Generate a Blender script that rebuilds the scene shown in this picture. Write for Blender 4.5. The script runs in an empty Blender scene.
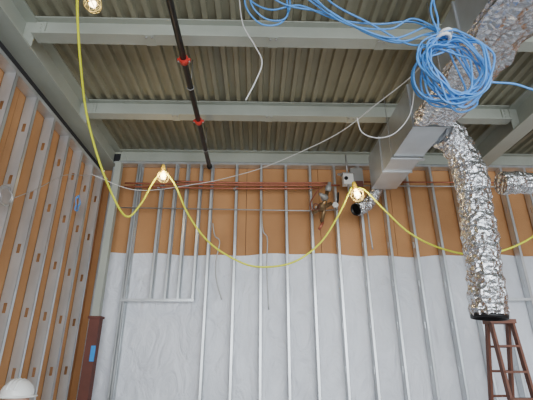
import bpy, math, random, bmesh
from mathutils import Vector, Matrix
random.seed(4)
scene=bpy.context.scene
FL=-0.2   # slab level
# ---------------------------------------------------------------- camera
cam=bpy.data.cameras.new('camera');co=bpy.data.objects.new('camera',cam);scene.collection.objects.link(co)
scene.camera=co
co.location=(0,0,1.6);co.rotation_euler=(math.radians(111.8),0,math.radians(-1.4));cam.lens=27.0;cam.sensor_width=36
cam.clip_start=0.05
# ---------------------------------------------------------------- materials
def mat(name,col,rough=.6,metal=0.,var=0.,vscale=3.,bump=0.,bscale=20.,col2=None,emit=0.,stretch=(1,1,1),spec=.5,detail=6):
    m=bpy.data.materials.new(name);m.use_nodes=True
    nt=m.node_tree;b=nt.nodes['Principled BSDF']
    b.inputs['Base Color'].default_value=(*col,1);b.inputs['Roughness'].default_value=rough;b.inputs['Metallic'].default_value=metal
    b.inputs['Specular IOR Level'].default_value=spec
    if var or bump:
        tc=nt.nodes.new('ShaderNodeTexCoord');mp=nt.nodes.new('ShaderNodeMapping');mp.inputs['Scale'].default_value=stretch
        nt.links.new(tc.outputs['Object'],mp.inputs[0])
    if var:
        n=nt.nodes.new('ShaderNodeTexNoise');n.inputs['Scale'].default_value=vscale;n.inputs['Detail'].default_value=detail
        nt.links.new(mp.outputs[0],n.inputs[0])
        r=nt.nodes.new('ShaderNodeValToRGB');r.color_ramp.elements[0].position=.3;r.color_ramp.elements[1].position=.7
        c2=col2 or tuple(max(0,c*(1-var)) for c in col)
        r.color_ramp.elements[0].color=(*c2,1);r.color_ramp.elements[1].color=(*col,1)
        nt.links.new(n.outputs[0],r.inputs[0]);nt.links.new(r.outputs[0],b.inputs['Base Color'])
    if bump:
        n=nt.nodes.new('ShaderNodeTexNoise');n.inputs['Scale'].default_value=bscale;n.inputs['Detail'].default_value=4
        nt.links.new(mp.outputs[0],n.inputs[0])
        bp=nt.nodes.new('ShaderNodeBump');bp.inputs['Strength'].default_value=bump;bp.inputs['Distance'].default_value=.03
        nt.links.new(n.outputs[0],bp.inputs['Height']);nt.links.new(bp.outputs[0],b.inputs['Normal'])
    if emit:
        b.inputs['Emission Color'].default_value=(*col,1);b.inputs['Emission Strength'].default_value=emit
    return m
M={}
M['deck']=mat('deck_paint',(.325,.31,.225),.55,.0,.22,1.3,col2=(.245,.235,.165))
M['steel']=mat('painted_steel',(.45,.475,.415),.5,0,.15,2.,bump=.1)
M['stud']=mat('galvanized_stud',(.70,.73,.75),.30,.6,.25,6.,stretch=(1,1,.3))
M['galv']=mat('galvanized_duct',(.60,.63,.66),.36,.65,.15,4.,bump=.05,bscale=6)
M['sheath']=mat('orange_sheathing',(.58,.29,.12),.8,0,.25,1.2,col2=(.45,.22,.09),bump=.15,bscale=60)
M['dark']=mat('painted_gap_shade',(.03,.03,.035),.8)  # near-black colour paints the shade of an unlit gap, no real membrane
M['concrete']=mat('concrete_floor',(.35,.355,.36),.8,0,.25,1.5,bump=.2)
M['black']=mat('black_pipe',(.02,.02,.022),.4,.3,.3,8)
M['red']=mat('red_coupling',(.6,.04,.03),.4)
M['copper']=mat('copper',(.46,.15,.09),.38,.5,.3,8)
M['brass']=mat('brass_valve',(.35,.24,.13),.4,.7,.4,15)
M['grey']=mat('grey_cast',(.35,.35,.34),.5,.3)
M['whitep']=mat('white_plastic',(.8,.8,.78),.4)
M['yellow']=mat('yellow_cable',(.88,.92,.04),.45)
M['yplas']=mat('yellow_socket',(.8,.55,.05),.4)
M['cage']=mat('cage_wire',(.75,.62,.25),.4,.4)
M['bulb']=mat('lit_bulb',(1,.80,.48),.3,emit=14)
M['blue']=mat('blue_cable',(.085,.31,.74),.45)
M['wire']=mat('white_wire',(.75,.75,.74),.5)
M['primer']=mat('red_primer',(.16,.05,.035),.6,0,.3,4)
M['wood']=mat('ladder_brown',(.20,.075,.045),.55,0,.3,8)
M['tape']=mat('blue_tape',(.03,.30,.75),.5)
M['skin']=mat('skin',(.55,.33,.24),.55)
M['vest']=mat('safety_vest',(.65,.85,.08),.7,0,.1,10)
M['jean']=mat('jeans',(.06,.09,.17),.8,0,.3,20)
M['boot']=mat('boot_leather',(.12,.07,.04),.6)
M['shirt']=mat('grey_shirt',(.3,.3,.32),.8)
M['hat']=mat('hard_hat_shell',(.85,.85,.83),.25)
M['conduit']=mat('conduit',(.5,.5,.5),.4,.6)
def foil(name):
    m=bpy.data.materials.new(name);m.use_nodes=True;nt=m.node_tree;b=nt.nodes['Principled BSDF']
    b.inputs['Base Color'].default_value=(.74,.75,.78,1);b.inputs['Metallic'].default_value=.95;b.inputs['Roughness'].default_value=.25
    tc=nt.nodes.new('ShaderNodeTexCoord')
    v=nt.nodes.new('ShaderNodeTexVoronoi');v.inputs['Scale'].default_value=18
    n=nt.nodes.new('ShaderNodeTexNoise');n.inputs['Scale'].default_value=10;n.inputs['Detail'].default_value=6;n.inputs['Distortion'].default_value=1.2
    nt.links.new(tc.outputs['Object'],v.inputs[0]);nt.links.new(tc.outputs['Object'],n.inputs[0])
    a=nt.nodes.new('ShaderNodeMath');a.operation='ADD';nt.links.new(v.outputs[0],a.inputs[0]);nt.links.new(n.outputs[0],a.inputs[1])
    bp=nt.nodes.new('ShaderNodeBump');bp.inputs['Strength'].default_value=.7;bp.inputs['Distance'].default_value=.04
    nt.links.new(a.outputs[0],bp.inputs['Height']);nt.links.new(bp.outputs[0],b.inputs['Normal'])
    return m
M['foil']=foil('aluminium_foil_wrap')
def poly():
    m=bpy.data.materials.new('white_poly_sheet');m.use_nodes=True;nt=m.node_tree;b=nt.nodes['Principled BSDF']
    b.inputs['Roughness'].default_value=.34
    tc=nt.nodes.new('ShaderNodeTexCoord')
    mp=nt.nodes.new('ShaderNodeMapping');mp.inputs['Scale'].default_value=(1.3,1,.8);mp.inputs['Rotation'].default_value=(0,.35,0)
    nt.links.new(tc.outputs['Object'],mp.inputs[0])
    n=nt.nodes.new('ShaderNodeTexNoise');n.inputs['Scale'].default_value=2.4;n.inputs['Detail'].default_value=6;n.inputs['Distortion'].default_value=1.7
    nt.links.new(mp.outputs[0],n.inputs[0])
    bp=nt.nodes.new('ShaderNodeBump');bp.inputs['Strength'].default_value=.72;bp.inputs['Distance'].default_value=.07
    nt.links.new(n.outputs[0],bp.inputs['Height']);nt.links.new(bp.outputs[0],b.inputs['Normal'])
    r=nt.nodes.new('ShaderNodeValToRGB');r.color_ramp.elements[0].position=.35;r.color_ramp.elements[1].position=.65
    r.color_ramp.elements[0].color=(.78,.805,.87,1);r.color_ramp.elements[1].color=(.86,.885,.95,1)
    n2=nt.nodes.new('ShaderNodeTexNoise');n2.inputs['Scale'].default_value=1.1;n2.inputs['Detail'].default_value=3
    nt.links.new(tc.outputs['Object'],n2.inputs[0]);nt.links.new(n2.outputs[0],r.inputs[0]);nt.links.new(r.outputs[0],b.inputs['Base Color'])
    return m
M['poly']=poly()
# ---------------------------------------------------------------- mesh builder
class B:
    def __init__(s): s.bm=bmesh.new();s.mats=[]
    def mi(s,m):
        if m not in s.mats:s.mats.append(m)
        return s.mats.index(m)
    def box(s,a,b,m):
        i=s.mi(m)
        vs=[s.bm.verts.new((x,y,z)) for x in (a[0],b[0]) for y in (a[1],b[1]) for z in (a[2],b[2])]
        for f in ((0,1,3,2),(4,6,7,5),(0,4,5,1),(2,3,7,6),(0,2,6,4),(1,5,7,3)):
            s.bm.faces.new([vs[k] for k in f]).material_index=i
    def prism(s,prof,to3,l0,l1,m,closed=True,cap=True):
        i=s.mi(m)
        r0=[s.bm.verts.new(to3(p,l0)) for p in prof];r1=[s.bm.verts.new(to3(p,l1)) for p in prof]
        n=len(prof)
        for k in range(n if closed else n-1):
            s.bm.faces.new((r0[k],r0[(k+1)%n],r1[(k+1)%n],r1[k])).material_index=i
        if closed and cap:
            s.bm.faces.new(r0).material_index=i;s.bm.faces.new(r1[::-1]).material_index=i
    def lathe(s,p,d,prof,m,n=20,smooth=True):
        i=s.mi(m);p=Vector(p);d=Vector(d).normalized()
        u=d.orthogonal().normalized();w=d.cross(u)
        rings=[]
        for t,r in prof:
            rings.append([s.bm.verts.new(p+d*t+(u*math.cos(2*math.pi*k/n)+w*math.sin(2*math.pi*k/n))*max(r,1e-4)) for k in range(n)])
        for a,b in zip(rings[:-1],rings[1:]):
            for k in range(n):
                f=s.bm.faces.new((a[k],a[(k+1)%n],b[(k+1)%n],b[k]));f.material_index=i;f.smooth=smooth
        s.bm.faces.new(rings[0][::-1]).material_index=i;s.bm.faces.new(rings[-1]).material_index=i
    def cyl(s,a,b,r,m,n=14):
        a=Vector(a);b=Vector(b);L=(b-a).length
        s.lathe(a,b-a,[(0,r),(L,r)],m,n)
    def tube(s,pts,r,m,n=8,closed=False):
        i=s.mi(m);pts=[Vector(p) for p in pts];N=len(pts);rings=[];u=None
        for k in range(N):
            a=pts[(k-1)%N] if closed or k>0 else pts[k];b=pts[(k+1)%N] if closed or k<N-1 else pts[k]
            d=(b-a).normalized()
            if u is None:u=d.orthogonal().normalized()
            u=(u-d*u.dot(d)).normalized();w=d.cross(u)
            rings.append([s.bm.verts.new(pts[k]+(u*math.cos(2*math.pi*j/n)+w*math.sin(2*math.pi*j/n))*r) for j in range(n)])
        for k in range(N if closed else N-1):
            a=rings[k];b=rings[(k+1)%N]
            for j in range(n):
                f=s.bm.faces.new((a[j],a[(j+1)%n],b[(j+1)%n],b[j]));f.material_index=i;f.smooth=True
        if not closed:
            s.bm.faces.new(rings[0][::-1]).material_index=i;s.bm.faces.new(rings[-1]).material_index=i
    def done(s,name,parent=None,loc=None):
        me=bpy.data.meshes.new(name);bmesh.ops.recalc_face_normals(s.bm,faces=s.bm.faces);s.bm.to_mesh(me);s.bm.free()
        for m in s.mats:me.materials.append(M[m])
        o=bpy.data.objects.new(name,me);scene.collection.objects.link(o)
        if parent:o.parent=parent
        if loc:o.location=loc
        return o
def smooth_path(P,k=8):
    P=[Vector(p) for p in P];out=[];Q=[2*P[0]-P[1]]+P+[2*P[-1]-P[-2]]
    for i in range(1,len(Q)-2):
        a,b,c,d=Q[i-1:i+3]
        for j in range(k):
            t=j/k
            out.append(.5*((2*b)+(c-a)*t+(2*a-5*b+4*c-d)*t*t+(3*b-a-3*c+d)*t**3))
    out.append(P[-1]);return out
def cable(name,paths,r,m,n=7,k=8):
    b=B()
    for p in paths:b.tube(smooth_path(p,k),r,m,n)
    return b.done(name)
# ---------------------------------------------------------------- shell
b=B();b.box((-4.2,-7,FL-.15),(7.2,6.4,FL),'concrete');b.done('floor')
b=B();prof=[]
x=-4.2
while x<7.2:
    prof+=[(x,4.975),(x+.050,4.975),(x+.064,5.025),(x+.136,5.025)];x+=.15
b.prism(prof,lambda p,l:(p[0],l,p[1]),-5.0,6.5,'deck',closed=False)
b.box((-4.2,-5,5.032),(7.2,6.5,5.12),'concrete')
b.done('ceiling')
b=B()
x=-2.62
while x<7.0:
    b.box((x,6.22,FL),(min(x+1.213,7.0),6.26,4.74),'sheath');x+=1.22
b.box((-2.62,6.26,FL),(7.0,6.3,4.95),'dark')
b.done('wall_back')
b=B();y=-4.9
while y<6.2:
    b.box((-2.62,y,FL),(-2.575,min(y+1.213,6.215),4.36),'sheath');y+=1.22
b.box((-2.72,-4.9,FL),(-2.622,6.215,4.97),'dark')  # near-black sheet: painted shade for the gap between stud tops and girder
b.done('wall_left')
b=B();b.box((7.0,1.5,FL),(7.06,6.3,4.97),'sheath');b.done('wall_right')
# ---------------------------------------------------------------- framing
def stud(b,x,y,z0,z1,depth,ax,w=.041,flip=1):
    T=.003
    def bx(a0,a1,c0,c1,q0,q1):
        if ax=='y': b.box((x+min(c0,c1),y+a0,q0),(x+max(c0,c1),y+a1,q1),'stud')
        else: b.box((x-a1,y+min(c0,c1),q0),(x-a0,y+max(c0,c1),q1),'stud')
    f=flip
    holes=[];q=z0+.45
    while q<z1-.25: holes.append(q);q+=.61
    z=z0;hw=.018
    for h in holes:
        bx(0,depth,0,f*T,z,h-.05)
        bx(0,depth/2-hw,0,f*T,h-.05,h+.05);bx(depth/2+hw,depth,0,f*T,h-.05,h+.05)
        z=h+.05
    bx(0,depth,0,f*T,z,z1)
    for a in (0,depth-T):
        bx(a,a+T,0,f*w,z0,z1)
    bx(0,.012,f*(w-T),f*w,z0,z1);bx(depth-.012,depth,f*(w-T),f*w,z0,z1)
b=B();Y0=6.06;D=.135
xs=[-.37+.41*i for i in range(-5,18)]
for x in xs:
    z0=FL
    if -1.95<x<-.95:z0=2.44
    stud(b,x,Y0,z0,4.70,D,'y')
stud(b,-1.98,Y0,FL,4.7,D,'y');stud(b,-.97,Y0,2.44,4.7,D,'y')
stud(b,-1.38,Y0,2.44,4.7,D,'y')
b.box((-2.02,Y0-.004,2.40),(-.93,Y0+.03,2.44),'stud')
b.box((3.72,Y0-.004,2.43),(5.0,Y0+.03,2.47),'stud')
b.box((-2.4,Y0-.006,4.66),(6.9,Y0+D+.004,4.672+.03),'stud')
b.box((-2.4,Y0-.006,FL),(6.9,Y0+D+.004,FL+.03),'stud')
b.done('metal_stud_framing')
b=B();X0=-2.45
ys=[5.8-.41*i for i in range(0,26)]
for y in ys: stud(b,X0,y,FL,4.34,.12,'x',w=.045)
b.box((X0-.12,-4.8,4.30),(X0+.004,6.0,4.345),'stud')
b.box((X0-.12,-4.8,FL),(X0+.004,6.0,FL+.03),'stud')
b.done('metal_stud_framing')
me=B();i=me.mi('poly');nx,nz=220,80;x0,x1=-2.35,6.9
g=[]
for a in range(nx+1):
    col=[]
    X=x0+(x1-x0)*a/nx;top=3.14+.02*math.sin(X*2.1)+.012*math.sin(X*7)
    for c in range(nz+1):
        t=c/nz;Z=FL+.01+(top-FL)*t
        yy=6.2085+.004*math.sin(X*9+Z*3)+.003*math.sin(Z*11-X*5)
        col.append(me.bm.verts.new((X,yy,Z)))
    g.append(col)
for a in range(nx):
    for c in range(nz):
        f=me.bm.faces.new((g[a][c],g[a+1][c],g[a+1][c+1],g[a][c+1]));f.smooth=True;f.material_index=i
me.done('plastic_sheeting')
# ---------------------------------------------------------------- structural steel
def ibeam_prof(c,z0,z1,w,tf=.015,tw=.012):
    h=w/2
    return [(c-h,z0),(c+h,z0),(c+h,z0+tf),(c+tw/2,z0+tf),(c+tw/2,z1-tf),(c+h,z1-tf),(c+h,z1),(c-h,z1),(c-h,z1-tf),(c-tw/2,z1-tf),(c-tw/2,z0+tf),(c-h,z0+tf)]
for yc in (6.2,4.78,3.33,1.86,.38,-1.1,-2.6):
    b=B()
    for xa,xb in ((-2.36,3.58),(3.86,6.98)):
        b.prism(ibeam_prof(yc,4.745,4.97,.15),lambda p,l:(l,p[0],p[1]),xa,xb,'steel')
        for xe,s in ((xa,1),(xb,-1)):
            b.box((min(xe,xe+s*.10),yc-.026,4.775),(max(xe,xe+s*.10),yc-.007,4.94),'steel')
            for zz in (4.81,4.86,4.91): b.cyl((xe+s*.06,yc-.04,zz),(xe+s*.06,yc-.02,zz),.012,'steel',8)
    if yc in (4.78,3.33):
        for xm in (-1.15,.15,1.3):
            b.box((xm-.05,yc-.075,4.735),(xm+.05,yc+.075,4.747),'steel')
            for sx in(-.03,.03): b.cyl((xm+sx,yc-.05,4.72),(xm+sx,yc-.05,4.76),.01,'grey',8)
    b.done('steel_beam')
for xc in (-2.49,3.72):
    b=B();b.prism(ibeam_prof(xc,4.6,4.97,.25,.02,.014),lambda p,l:(p[0],l,p[1]),-4.9,6.2,'steel')
    for yc in (4.78,3.33,1.86,.38,-1.1,-2.6):
        s=1 if xc<0 else -1
        b.box((xc+min(s*.007,s*.12),yc-.007,4.62),(xc+max(s*.007,s*.12),yc+.007,4.95),'steel')
    b.done('steel_girder')
b=B();b.box((-2.32,5.88,2.17),(-2.22,5.98,4.6),'steel');b.box((-2.33,5.86,FL),(-2.19,5.99,2.15),'primer')
b.box((-2.35,5.84,2.14),(-2.17,6.0,2.17),'primer')
b.box((-2.245,5.852,1.58),(-2.185,5.862,1.78),'tape')
b.done('steel_column')
# ---------------------------------------------------------------- sprinkler pipe
b=B();px,pz=-.80,4.58
b.cyl((px,-3,pz),(px,5.95,pz),.033,'black',16)
for y in (.8,3.44,4.62):
    b.cyl((px,y-.035,pz),(px,y+.035,pz),.047,'red',16)
    b.box((px-.07,y-.016,pz-.014),(px+.07,y+.016,pz+.014),'red')
    for s in(-1,1): b.cyl((px+s*.06,y,pz-.026),(px+s*.06,y,pz+.026),.009,'grey',8)
for y in (1.4,3.9,5.4):
    b.cyl((px,y,pz+.03),(px,y,4.98),.006,'grey',6);b.tube([(px+.04*math.cos(a),y,pz+.04*math.sin(a)) for a in [k*math.pi/8 for k in range(16)]],.005,'grey',6,True)
b.lathe((px,5.95,pz),(0,1,0),[(0,.045),(.05,.045),(.05,.03),(.07,.03)],'black')
b.done('sprinkler_pipe')
# ---------------------------------------------------------------- duct
b=B();dx0,dx1,dz0,dz1=1.72,2.10,4.0,4.53
b.box((dx0,-2.5,dz0),(dx1,5.5,dz1),'galv')
for y in (-1,.2,1.4,2.6,3.75,4.9):
    b.box((dx0-.018,y-.01,dz0-.018),(dx1+.018,y+.01,dz1+.018),'galv')
b.box((dx0+.04,5.5,dz0+.04),(dx1-.04,5.62,dz1-.1),'grey')
for y in (1.0,3.0,4.5):
    for x in (dx0-.01,dx1+.01): b.cyl((x,y,dz0-.02),(x,y,4.98),.005,'grey',6)
    b.box((dx0-.03,y-.02,dz0-.03),(dx1+.03,y+.02,dz0-.012),'galv')
duct=b.done('sheet_metal_duct')
b=B();i=b.mi('foil')
path=[(dx0-.03,4.06),(dx0-.035,3.965),(dx1+.045,3.965),(dx1+.045,4.56)]
pts=[]
for (a,c),(d,e) in zip(path[:-1],path[1:]):
    for k in range(12):pts.append((a+(d-a)*k/12,c+(e-c)*k/12))
pts.append(path[-1])
ny=110;rows=[]
for j in range(ny+1):
    y=-2.4+6.05*j/ny;row=[]
    for k,(x,z) in enumerate(pts):
        n=.010*math.sin(y*11+k*.9)+.008*math.sin(y*23-k*1.7)+random.uniform(-.004,.004)
        sag=.035*(math.sin(math.pi*(k-12)/12) if 12<k<24 else 0)*(.6+.4*math.sin(y*4))
        yy=y+(.03*math.sin(k*.6) if j==ny else 0)
        row.append(b.bm.verts.new((x+(n if k>23 else (-n if k<12 else 0)),yy,z-sag-(n if 12<=k<=24 else 0))))
    rows.append(row)
for j in range(ny):
    for k in range(len(pts)-1):
        f=b.bm.faces.new((rows[j][k],rows[j][k+1],rows[j+1][k+1],rows[j+1][k]));f.material_index=i;f.smooth=True
b.done('insulation_wrap',duct)
def flexduct(name,P,R,parent=None):
    b=B();pts=smooth_path(P,24);N=len(pts)
    i=b.mi('foil');u=None;rings=[];n=28;L=0
    for k in range(N):
        a=pts[max(k-1,0)];c=pts[min(k+1,N-1)];d=(c-a).normalized()
        if k:L+=(pts[k]-pts[k-1]).length
        if u is None:u=d.orthogonal().normalized()
        u=(u-d*u.dot(d)).normalized();w=d.cross(u)
        base=R*(1+.04*math.sin(L*2*math.pi/.16)+.04*math.sin(L*9+1))
        rings.append([b.bm.verts.new(pts[k]+(u*math.cos(2*math.pi*j/n)+w*math.sin(2*math.pi*j/n))*(base*(1+.03*math.sin(j*3+L*14))+random.uniform(-.004,.004))) for j in range(n)])
    for k in range(N-1):
        for j in range(n):
            f=b.bm.faces.new((rings[k][j],rings[k][(j+1)%n],rings[k+1][(j+1)%n],rings[k+1][j]));f.material_index=i
    d=(pts[-1]-pts[-2]).normalized()
    b.lathe(pts[-1]-d*.03,d,[(0,R*1.01),(.04,R*.98),(.04,R*.9),(.0,R*.88)],'black',24)
    d0=(pts[1]-pts[0]).normalized()
    b.lathe(pts[0]-d0*.01,d0,[(0,R*1.04),(.03,R*1.04)],'foil',24)
    return b.done(name,parent)
flexduct('insulated_flex_duct',[(2.17,4.08,4.13),(2.30,4.15,4.13),(2.43,4.2,3.97),(2.50,4.2,3.6),(2.48,4.2,3.12),(2.44,4.2,2.55),(2.39,4.2,2.0)],.180)
flexduct('insulated_flex_duct',[(3.12,4.6,3.70),(3.4,4.6,3.71),(3.7,4.6,3.64),(3.95,4.6,3.4),(4.05,4.6,3.0),(4.1,4.6,2.4)],.14)
flexduct('flex_duct_elbow',[(1.88,5.66,4.28),(1.86,5.72,4.08),(1.76,5.72,3.90),(1.62,5.68,3.77),(1.48,5.6,3.70)],.095,duct)
# ---------------------------------------------------------------- copper piping on the wall
b=B()
for y,z,xa,xb in ((5.98,4.265,-2.15,1.35),(5.98,4.205,-2.15,.98),(6.02,4.325,-1.4,1.2)):
    b.tube(smooth_path([(xa,y,z),((xa+xb)/2,y,z-.015),(xb,y,z)]),.0165,'copper',8)
b.tube([(1.75,5.98,4.33),(6.8,5.98,4.36)],.013,'copper',8)
b.tube([(1.75,6.02,4.28),(6.8,6.02,4.29)],.012,'conduit',8)
for x in (-1.6,-.37,.87): b.box((x-.02,5.95,4.175),(x+.02,6.055,4.187),'grey')
b.done('copper_pipe_run')
b=B()
b.tube([(-2.2,6.03,3.86),(1.0,6.03,3.83),(1.3,6.03,3.86)],.010,'conduit',7)
b.done('electrical_conduit')
b=B();vx,vy,vz=1.0,5.85,3.80
b.cyl((vx,vy,vz-.22),(vx+.12,vy,vz+.34),.028,'brass')
b.cyl((vx-.14,vy-.03,vz-.08),(vx+.16,vy-.03,vz+.08),.03,'brass')
b.lathe((vx-.02,vy-.04,vz-.02),(.2,-.6,.3),[(0,.06),(.05,.07),(.1,.05),(.12,.03),(.18,.02)],'brass')
b.lathe((vx+.08,vy-.02,vz+.16),(-.5,-.5,.2),[(0,.05),(.04,.06),(.09,.04),(.16,.02)],'grey')
b.tube([(vx-.1+.05*math.cos(k*.524),vy-.14,vz-.02+.05*math.sin(k*.524)) for k in range(12)],.009,'primer',6,True)
b.cyl((vx-.1,vy-.14,vz-.02),(vx-.1,vy-.03,vz-.02),.01,'grey')
b.cyl((vx+.02,vy,vz-.22),(vx-.05,vy,vz-.34),.022,'copper')
b.tube(smooth_path([(vx-.13,vy,vz-.08),(vx-.16,vy+.02,vz+.1),(vx-.05,vy+.04,vz+.3),(vx+.05,vy+.05,vz+.40)]),.012,'copper')
b.tube(smooth_path([(vx+.16,vy,vz+.08),(vx+.26,vy,vz+.1),(vx+.3,vy+.05,vz+.3)]),.016,'black')
b.lathe((vx+.12,vy,vz+.3),(.2,-.2,.8),[(0,.04),(.03,.05),(.08,.05),(.1,.03),(.15,.03)],'grey')
b.lathe((vx+.2,vy-.03,vz+.02),(.1,-1,.1),[(0,.02),(.06,.02),(.06,.045),(.085,.045)],'whitep')
b.done('valve_assembly')
b=B()
b.box((1.36,5.72,4.18),(1.52,5.84,4.36),'whitep');b.box((1.345,5.71,4.355),(1.535,5.85,4.37),'grey')
b.box((1.54,5.7,4.1),(1.66,5.86,4.22),'primer');b.box((1.5,5.8,4.22),(1.7,5.9,4.5),'grey')
b.cyl((1.44,5.78,4.18),(1.44,5.78,3.98),.014,'conduit');b.cyl((1.44,5.78,4.37),(1.44,5.78,4.72),.014,'conduit')
b.lathe((1.4,5.72,4.27),(0,-1,0),[(0,.03),(.02,.03),(.02,.015),(.05,.015)],'black')
b.cyl((1.3,5.85,4.4),(1.7,5.85,4.4),.02,'conduit')
b.done('control_junction_box')
cable('metal_clad_cable',[[(-.70,6.0,3.6),(-.66,6.0,3.4),(-.58,6.0,3.3),(-.62,6.0,2.99),(-.60,6.0,2.7),(-.51,6.0,2.42)],
 [(.05,6.0,4.0),(.09,6.0,3.5),(.16,6.0,3.35),(.15,6.0,2.9),(.18,6.0,2.28)]],.010,'conduit')
cable('metal_clad_cable',[[(1.55,6.0,3.9),(1.75,6.0,3.85),(1.78,6.0,3.5),(1.8,6.02,3.2)]],.012,'conduit')
# ---------------------------------------------------------------- cables
strings=cable('string_light_cable',[[(-1.54,2.75,4.66),(-1.60,2.66,4.70),(-1.69,2.8,4.7),(-1.82,3.3,4.44),(-1.92,3.9,4.11),(-1.83,4.4,3.63),(-1.67,4.8,3.29),(-1.53,4.9,3.47),(-1.42,5,3.85),(-1.3,5,4.04)],
 [(-1.3,5,4.04),(-1.12,5,3.81),(-.91,5,3.38),(-.61,5,3.0),(-.21,5,2.75),(.1,5,2.69),(.48,5,2.76),(.82,5,3.01),(1.08,5,3.39),(1.29,5,3.80)],
 [(1.34,5,3.80),(1.48,5,3.75),(1.71,5,3.47),(2.01,5,3.15),(2.38,5,2.95),(2.82,5,2.86),(3.23,5,2.93),(3.64,5,3.11),(4.1,5,3.42),(4.6,5,3.9)]],.0125,'yellow')
cable('electrical_wire',[[(-.2,2.9,4.95),(-.19,2.9,4.83),(-.15,2.9,4.54),(-.04,2.9,4.3),(.03,2.9,4.11),(-.02,2.9,3.91),(-.11,2.9,3.69)]],.006,'wire')
cable('electrical_wire',[[(-2.42,5.3,4.1),(-1.8,5.6,3.98),(-.89,5.7,4.15),(-.45,5.5,4.16),(.06,5.1,4.13),(.56,4.7,4.17),(1.0,4.2,4.18),(1.29,3.7,4.22),(1.5,3.2,4.2),(1.47,2.7,4.04)]],.0055,'wire')
cable('electrical_wire',[[(.99,3.4,3.86),(1.03,3.4,3.69),(1.18,3.4,3.63),(1.36,3.4,3.69),(1.53,3.4,3.9),(1.62,3.4,4.21),(1.63,3.4,4.46)]],.0055,'wire')
b=B()
b.tube(smooth_path([(-2.42,3.75,3.1),(-2.42,4.1,3.35),(-2.42,4.6,3.75),(-2.42,5.25,4.05)]),.0045,'conduit')
for q in range(3):
    b.tube([(-2.41+.01*math.sin(k+q),3.60+(.085+.012*q)*math.cos(k*math.pi/12),3.06+(.08+.01*q)*math.sin(k*math.pi/12)) for k in range(24)],.005,'conduit',6,True)
b.done('wire_coil')
b=B()
for q in range(2):
    b.tube([(-2.41+.01*math.sin(k+q),5.05+(.05+.012*q)*math.cos(k*math.pi/12),3.55+(.10+.01*q)*math.sin(k*math.pi/12)) for k in range(24)],.006,'blue',6,True)
b.done('blue_wire_loop')
paths=[[(-.14,2.6,4.7),(-.11,2.6,4.43),(.02,2.6,4.25),(.19,2.6,4.27),(.27,2.6,4.47),(.23,2.6,4.7)],
 [(-.10,2.6,4.75),(-.06,2.55,4.40),(.08,2.6,4.30),(.24,2.58,4.33),(.22,2.6,4.75)],
 [(-.17,2.6,4.75),(-.08,2.58,4.50),(.10,2.55,4.36),(.34,2.5,4.36),(.62,2.48,4.2),(.95,2.45,4.12),(1.22,2.4,4.1),(1.38,2.3,3.88)],
 [(-.04,2.5,4.6),(.21,2.5,4.37),(.59,2.5,4.27),(.90,2.5,4.06),(1.14,2.5,3.98),(1.35,2.45,4.03),(1.44,2.3,3.9)],
 [(.30,2.4,4.6),(.53,2.4,4.23),(.80,2.4,4.02),(1.06,2.4,3.93),(1.31,2.35,4.0),(1.38,2.28,3.84)],
 [(.38,2.42,4.6),(.60,2.42,4.30),(.88,2.42,4.10),(1.14,2.4,3.88),(1.26,2.33,3.80),(1.33,2.28,3.72)],
 [(.25,2.45,4.6),(.50,2.45,4.32),(.84,2.45,4.05),(1.10,2.4,3.9),(1.28,2.35,3.92),(1.36,2.28,3.8)],
 [(.1,2.45,4.7),(.36,2.45,4.42),(.7,2.45,4.12),(1.02,2.4,4.02),(1.2,2.35,4.08),(1.36,2.28,3.9)],
 [(1.41,2.25,4.6),(1.34,2.25,4.17),(1.34,2.25,3.96),(1.29,2.25,3.73)],
 [(1.37,2.22,4.7),(1.36,2.24,4.3),(1.30,2.25,4.05),(1.33,2.25,3.80)],
 [(1.20,2.27,3.75),(1.16,2.25,3.6),(1.25,2.22,3.36),(1.45,2.2,3.26),(1.60,2.22,3.42),(1.52,2.25,3.62),(1.36,2.26,3.82)],
 [(1.50,2.25,3.42),(1.66,2.25,3.40),(1.79,2.25,3.39),(1.99,2.25,3.33),(2.3,2.25,3.4)]]
b=B()
for p in paths:b.tube(smooth_path(p),.0075,'blue',7)
for j in range(16):
    cx=1.365+random.uniform(-.04,.035);cz=3.52+random.uniform(-.05,.03);rx=.205+random.uniform(-.06,.035);rz=.265+random.uniform(-.08,.045)
    yy=2.25+random.uniform(-.06,.06);ph=random.uniform(0,6);tl=random.uniform(-.14,.14)
    b.tube([(cx+rx*math.cos(t)+.02*math.sin(3*t+ph),yy+tl*math.cos(t)+.02*math.sin(2*t+ph),cz+rz*math.sin(t)+.02*math.cos(4*t+ph)) for t in [k*2*math.pi/48 for k in range(48)]],.007,'blue',7,True)
b.tube([(1.34+.05*math.cos(t),2.25+.07*math.sin(t),3.77) for t in [k*math.pi/6 for k in range(12)]],.014,'wire',6,True)
b.tube([(1.36+.045*math.cos(t),2.25+.07*math.sin(t),3.81) for t in [k*math.pi/6 for k in range(12)]],.014,'wire',6,True)
b.done('blue_cable_coil')
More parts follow.
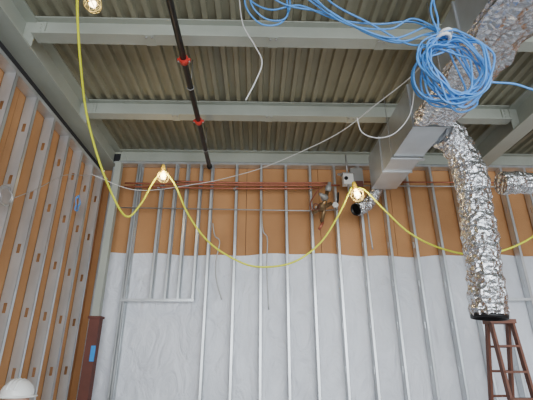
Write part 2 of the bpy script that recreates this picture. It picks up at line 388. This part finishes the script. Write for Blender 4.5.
# ---------------------------------------------------------------- work lights
def worklight(p,d=(0,0,-1),s=1.):
    p=Vector(p);b=B();d=Vector(d).normalized()
    b.lathe(p,-d,[(-.02,.028*s),(0,.032*s),(.04*s,.03*s),(.09*s,.022*s),(.10*s,.012*s)],'yplas',16)
    b.lathe(p,d,[(.0,.018*s),(.03*s,.02*s),(.07*s,.036*s),(.10*s,.038*s),(.125*s,.028*s),(.138*s,.008*s)],'bulb',16)
    u=d.orthogonal().normalized();w=d.cross(u)
    prof=[(0,.03),(.03,.06),(.08,.085),(.13,.075),(.17,.045),(.185,.01)]
    for k in range(8):
        a=k*math.pi/4
        b.tube([p+d*(t*s)+(u*math.cos(a)+w*math.sin(a))*(r*s) for t,r in prof],.0042*s,'cage',6)
    for t,r in ((.03,.06),(.08,.086),(.14,.07)):
        b.tube([p+d*(t*s)+(u*math.cos(a)+w*math.sin(a))*(r*s) for a in [k*math.pi/8 for k in range(16)]],.0042*s,'cage',6,True)
    return b.done('work_light')
worklight((-1.3,5,4.02),(.1,-.1,-1),1.)
worklight((1.34,5,3.78),(.15,-.15,-1),1.1)
worklight((-1.54,2.75,4.66),(.3,-.1,-.6),.9)
for i,p in enumerate([(-1.28,4.85,3.9),(1.36,4.85,3.66)]):
    l=bpy.data.lights.new('bulb_glow','POINT');l.energy=8;l.color=(1,.75,.4);l.shadow_soft_size=.05
    o=bpy.data.objects.new('bulb_glow',l);o.location=p;scene.collection.objects.link(o)
# ---------------------------------------------------------------- stepladder
b=B();lx0,lx1,ly,lt=2.85,3.11,5.0,2.03
def rail(xa,xb,ya,yb,m):
    b.prism([(-.035,-.014),(.035,-.014),(.035,.014),(-.035,.014)],lambda p,l:(xa+(xb-xa)*l+p[1],ya+(yb-ya)*l+p[0],lt+(FL-lt)*l),0,1,m)
rail(lx0,lx0-.02,ly,ly-.25,'wood');rail(lx1,lx1+.02,ly,ly-.25,'wood')
rail(lx0,lx0-.0,ly+.08,ly+.7,'wood');rail(lx1,lx1+.0,ly+.08,ly+.7,'wood')
b.box((lx0-.03,ly-.05,lt-.02),(lx1+.03,ly+.13,lt+.03),'wood')
for k in range(1,8):
    t=k/8;e=.02*t;z=lt+(FL-lt)*t;y=ly-.25*t
    b.box((lx0-e,y-.045,z-.012),(lx1+e,y+.045,z+.012),'wood')
    y=ly+.08+.62*t;b.cyl((lx0,y,z),(lx1,y,z),.014,'wood',8)
b.done('stepladder')
# ---------------------------------------------------------------- worker in hard hat
wx,wy=-1.86,3.5
root=bpy.data.objects.new('construction_worker',None);root.location=(wx,wy,FL);scene.collection.objects.link(root)
def skin(name,V,E,R,m,sub=2):
    me=bpy.data.meshes.new(name);me.from_pydata(V,E,[]);o=bpy.data.objects.new(name,me);scene.collection.objects.link(o)
    sk=o.modifiers.new('skin','SKIN')
    for i,r in enumerate(R):
        rr=r if isinstance(r,tuple) else (r,r)
        me.skin_vertices[0].data[i].radius=rr
    me.skin_vertices[0].data[0].use_root=True
    sk.use_smooth_shade=True
    ss=o.modifiers.new('sub','SUBSURF');ss.levels=sub;ss.render_levels=sub
    me.materials.append(M[m]);o.parent=root;return o
skin('torso',[(0,0,.86),(0,0,1.0),(0,.0,1.17),(0,0,1.28),(0,.01,1.36),(.17,0,1.27),(.21,.02,1.02),(.20,.12,.86),(-.17,0,1.27),(-.21,.02,1.02),(-.20,.12,.86)],
 [(0,1),(1,2),(2,3),(3,4),(3,5),(5,6),(6,7),(3,8),(8,9),(9,10)],[(.15,.11),(.15,.11),(.17,.12),(.12,.09),.055,.065,.05,.035,.065,.05,.035],'shirt')
skin('safety_vest',[(0,0,.84),(0,0,1.0),(0,0,1.17),(0,0,1.27)],[(0,1),(1,2),(2,3)],[(.17,.13),(.17,.13),(.18,.135),(.13,.10)],'vest')
skin('trousers',[(0,0,.86),(.09,0,.80),(.10,.02,.44),(.10,0,.08),(-.09,0,.80),(-.10,.02,.44),(-.10,0,.08)],[(0,1),(1,2),(2,3),(0,4),(4,5),(5,6)],[(.14,.1),.095,.065,.05,.095,.065,.05],'jean')
for s in (-1,1): skin('boot',[(s*.10,-.03,.045),(s*.10,.08,.04),(s*.10,.17,.03)],[(0,1),(1,2)],[.045,.045,.03],'boot')
for s in (-1,1):
    hx,hy,hz=s*.20,.12,.84
    skin('hand_palm',[(hx,hy,hz+.02),(hx,hy+.02,hz-.03),(hx,hy+.03,hz-.07)],[(0,1),(1,2)],[(.022,.022),(.018,.038),(.016,.038)],'skin')
    for k,L in enumerate((.065,.075,.07,.055)):
        y0=hy-.002+.021*k
        skin('finger_%d'%(k+1),[(hx,y0,hz-.07),(hx-s*.004,y0,hz-.07-L*.55),(hx-s*.02,y0,hz-.07-L)],[(0,1),(1,2)],[.009,.008,.007],'skin',1)
    skin('thumb',[(hx,hy+.04,hz-.02),(hx-s*.01,hy+.07,hz-.05),(hx-s*.015,hy+.08,hz-.085)],[(0,1),(1,2)],[.011,.010,.008],'skin',1)
b=B()
b.lathe((0,0,1.33),(0,.05,1),[(0,.05),(.05,.055),(.08,.05),(.10,.075),(.15,.088),(.20,.09),(.25,.085),(.29,.06),(.305,.01)],'skin',24)
b.lathe((0,.085,1.475),(0,.5,-.35),[(0,.008),(.015,.016),(.035,.012)],'skin',10)
for s in (-1,1):
    b.lathe((s*.032,.072,1.515),(0,1,0),[(0,.012),(.008,.011),(.014,.004)],'whitep',10);b.lathe((s*.032,.083,1.515),(0,1,0),[(0,.005),(.005,.003)],'black',8)
    b.lathe((s*.085,0,1.49),(s,0,0),[(0,.012),(.008,.03),(.014,.022)],'skin',10)
b.box((-.022,.078,1.435),(.022,.086,1.441),'primer')
b.done('head',root)
b=B()
hb=1.535
b.lathe((0,0,hb),(0,0,1),[(0,.118),(.02,.118),(.05,.115),(.08,.10),(.105,.075),(.12,.045),(.126,.005)],'hat',32)
b.lathe((0,0.012,hb-.006),(0,0,1),[(0,.13),(.004,.142),(.012,.142),(.016,.12)],'hat',32)
b.prism([(-.07,0),(.07,0),(.05,.05),(-.05,.05)],lambda p,l:(p[0],.12+p[1],hb-.012+l-p[1]*.2),0,.01,'hat')
for xx in (-.03,0,.03):
    b.tube([(xx,-.11,hb+.05),(xx,-.07,hb+.107),(xx,0,hb+.128-abs(xx)*.15),(xx,.07,hb+.107),(xx,.11,hb+.05)],.008,'hat',8)
b.done('hard_hat',root)
# ---------------------------------------------------------------- light
w=bpy.data.worlds.new('world');scene.world=w;w.use_nodes=True
bg=w.node_tree.nodes['Background'];bg.inputs[0].default_value=(.82,.92,1,1);bg.inputs[1].default_value=2.1
def area(name,loc,rot,sx,sy,e,col=(1,1,1)):
    l=bpy.data.lights.new(name,'AREA');l.shape='RECTANGLE';l.size=sx;l.size_y=sy;l.energy=e;l.color=col
    o=bpy.data.objects.new(name,l);o.location=loc;o.rotation_euler=rot;scene.collection.objects.link(o)
area('daylight_from_open_bay',(1.5,-5.5,2.4),(math.radians(90),0,0),9,4.6,800,(.94,.975,1))
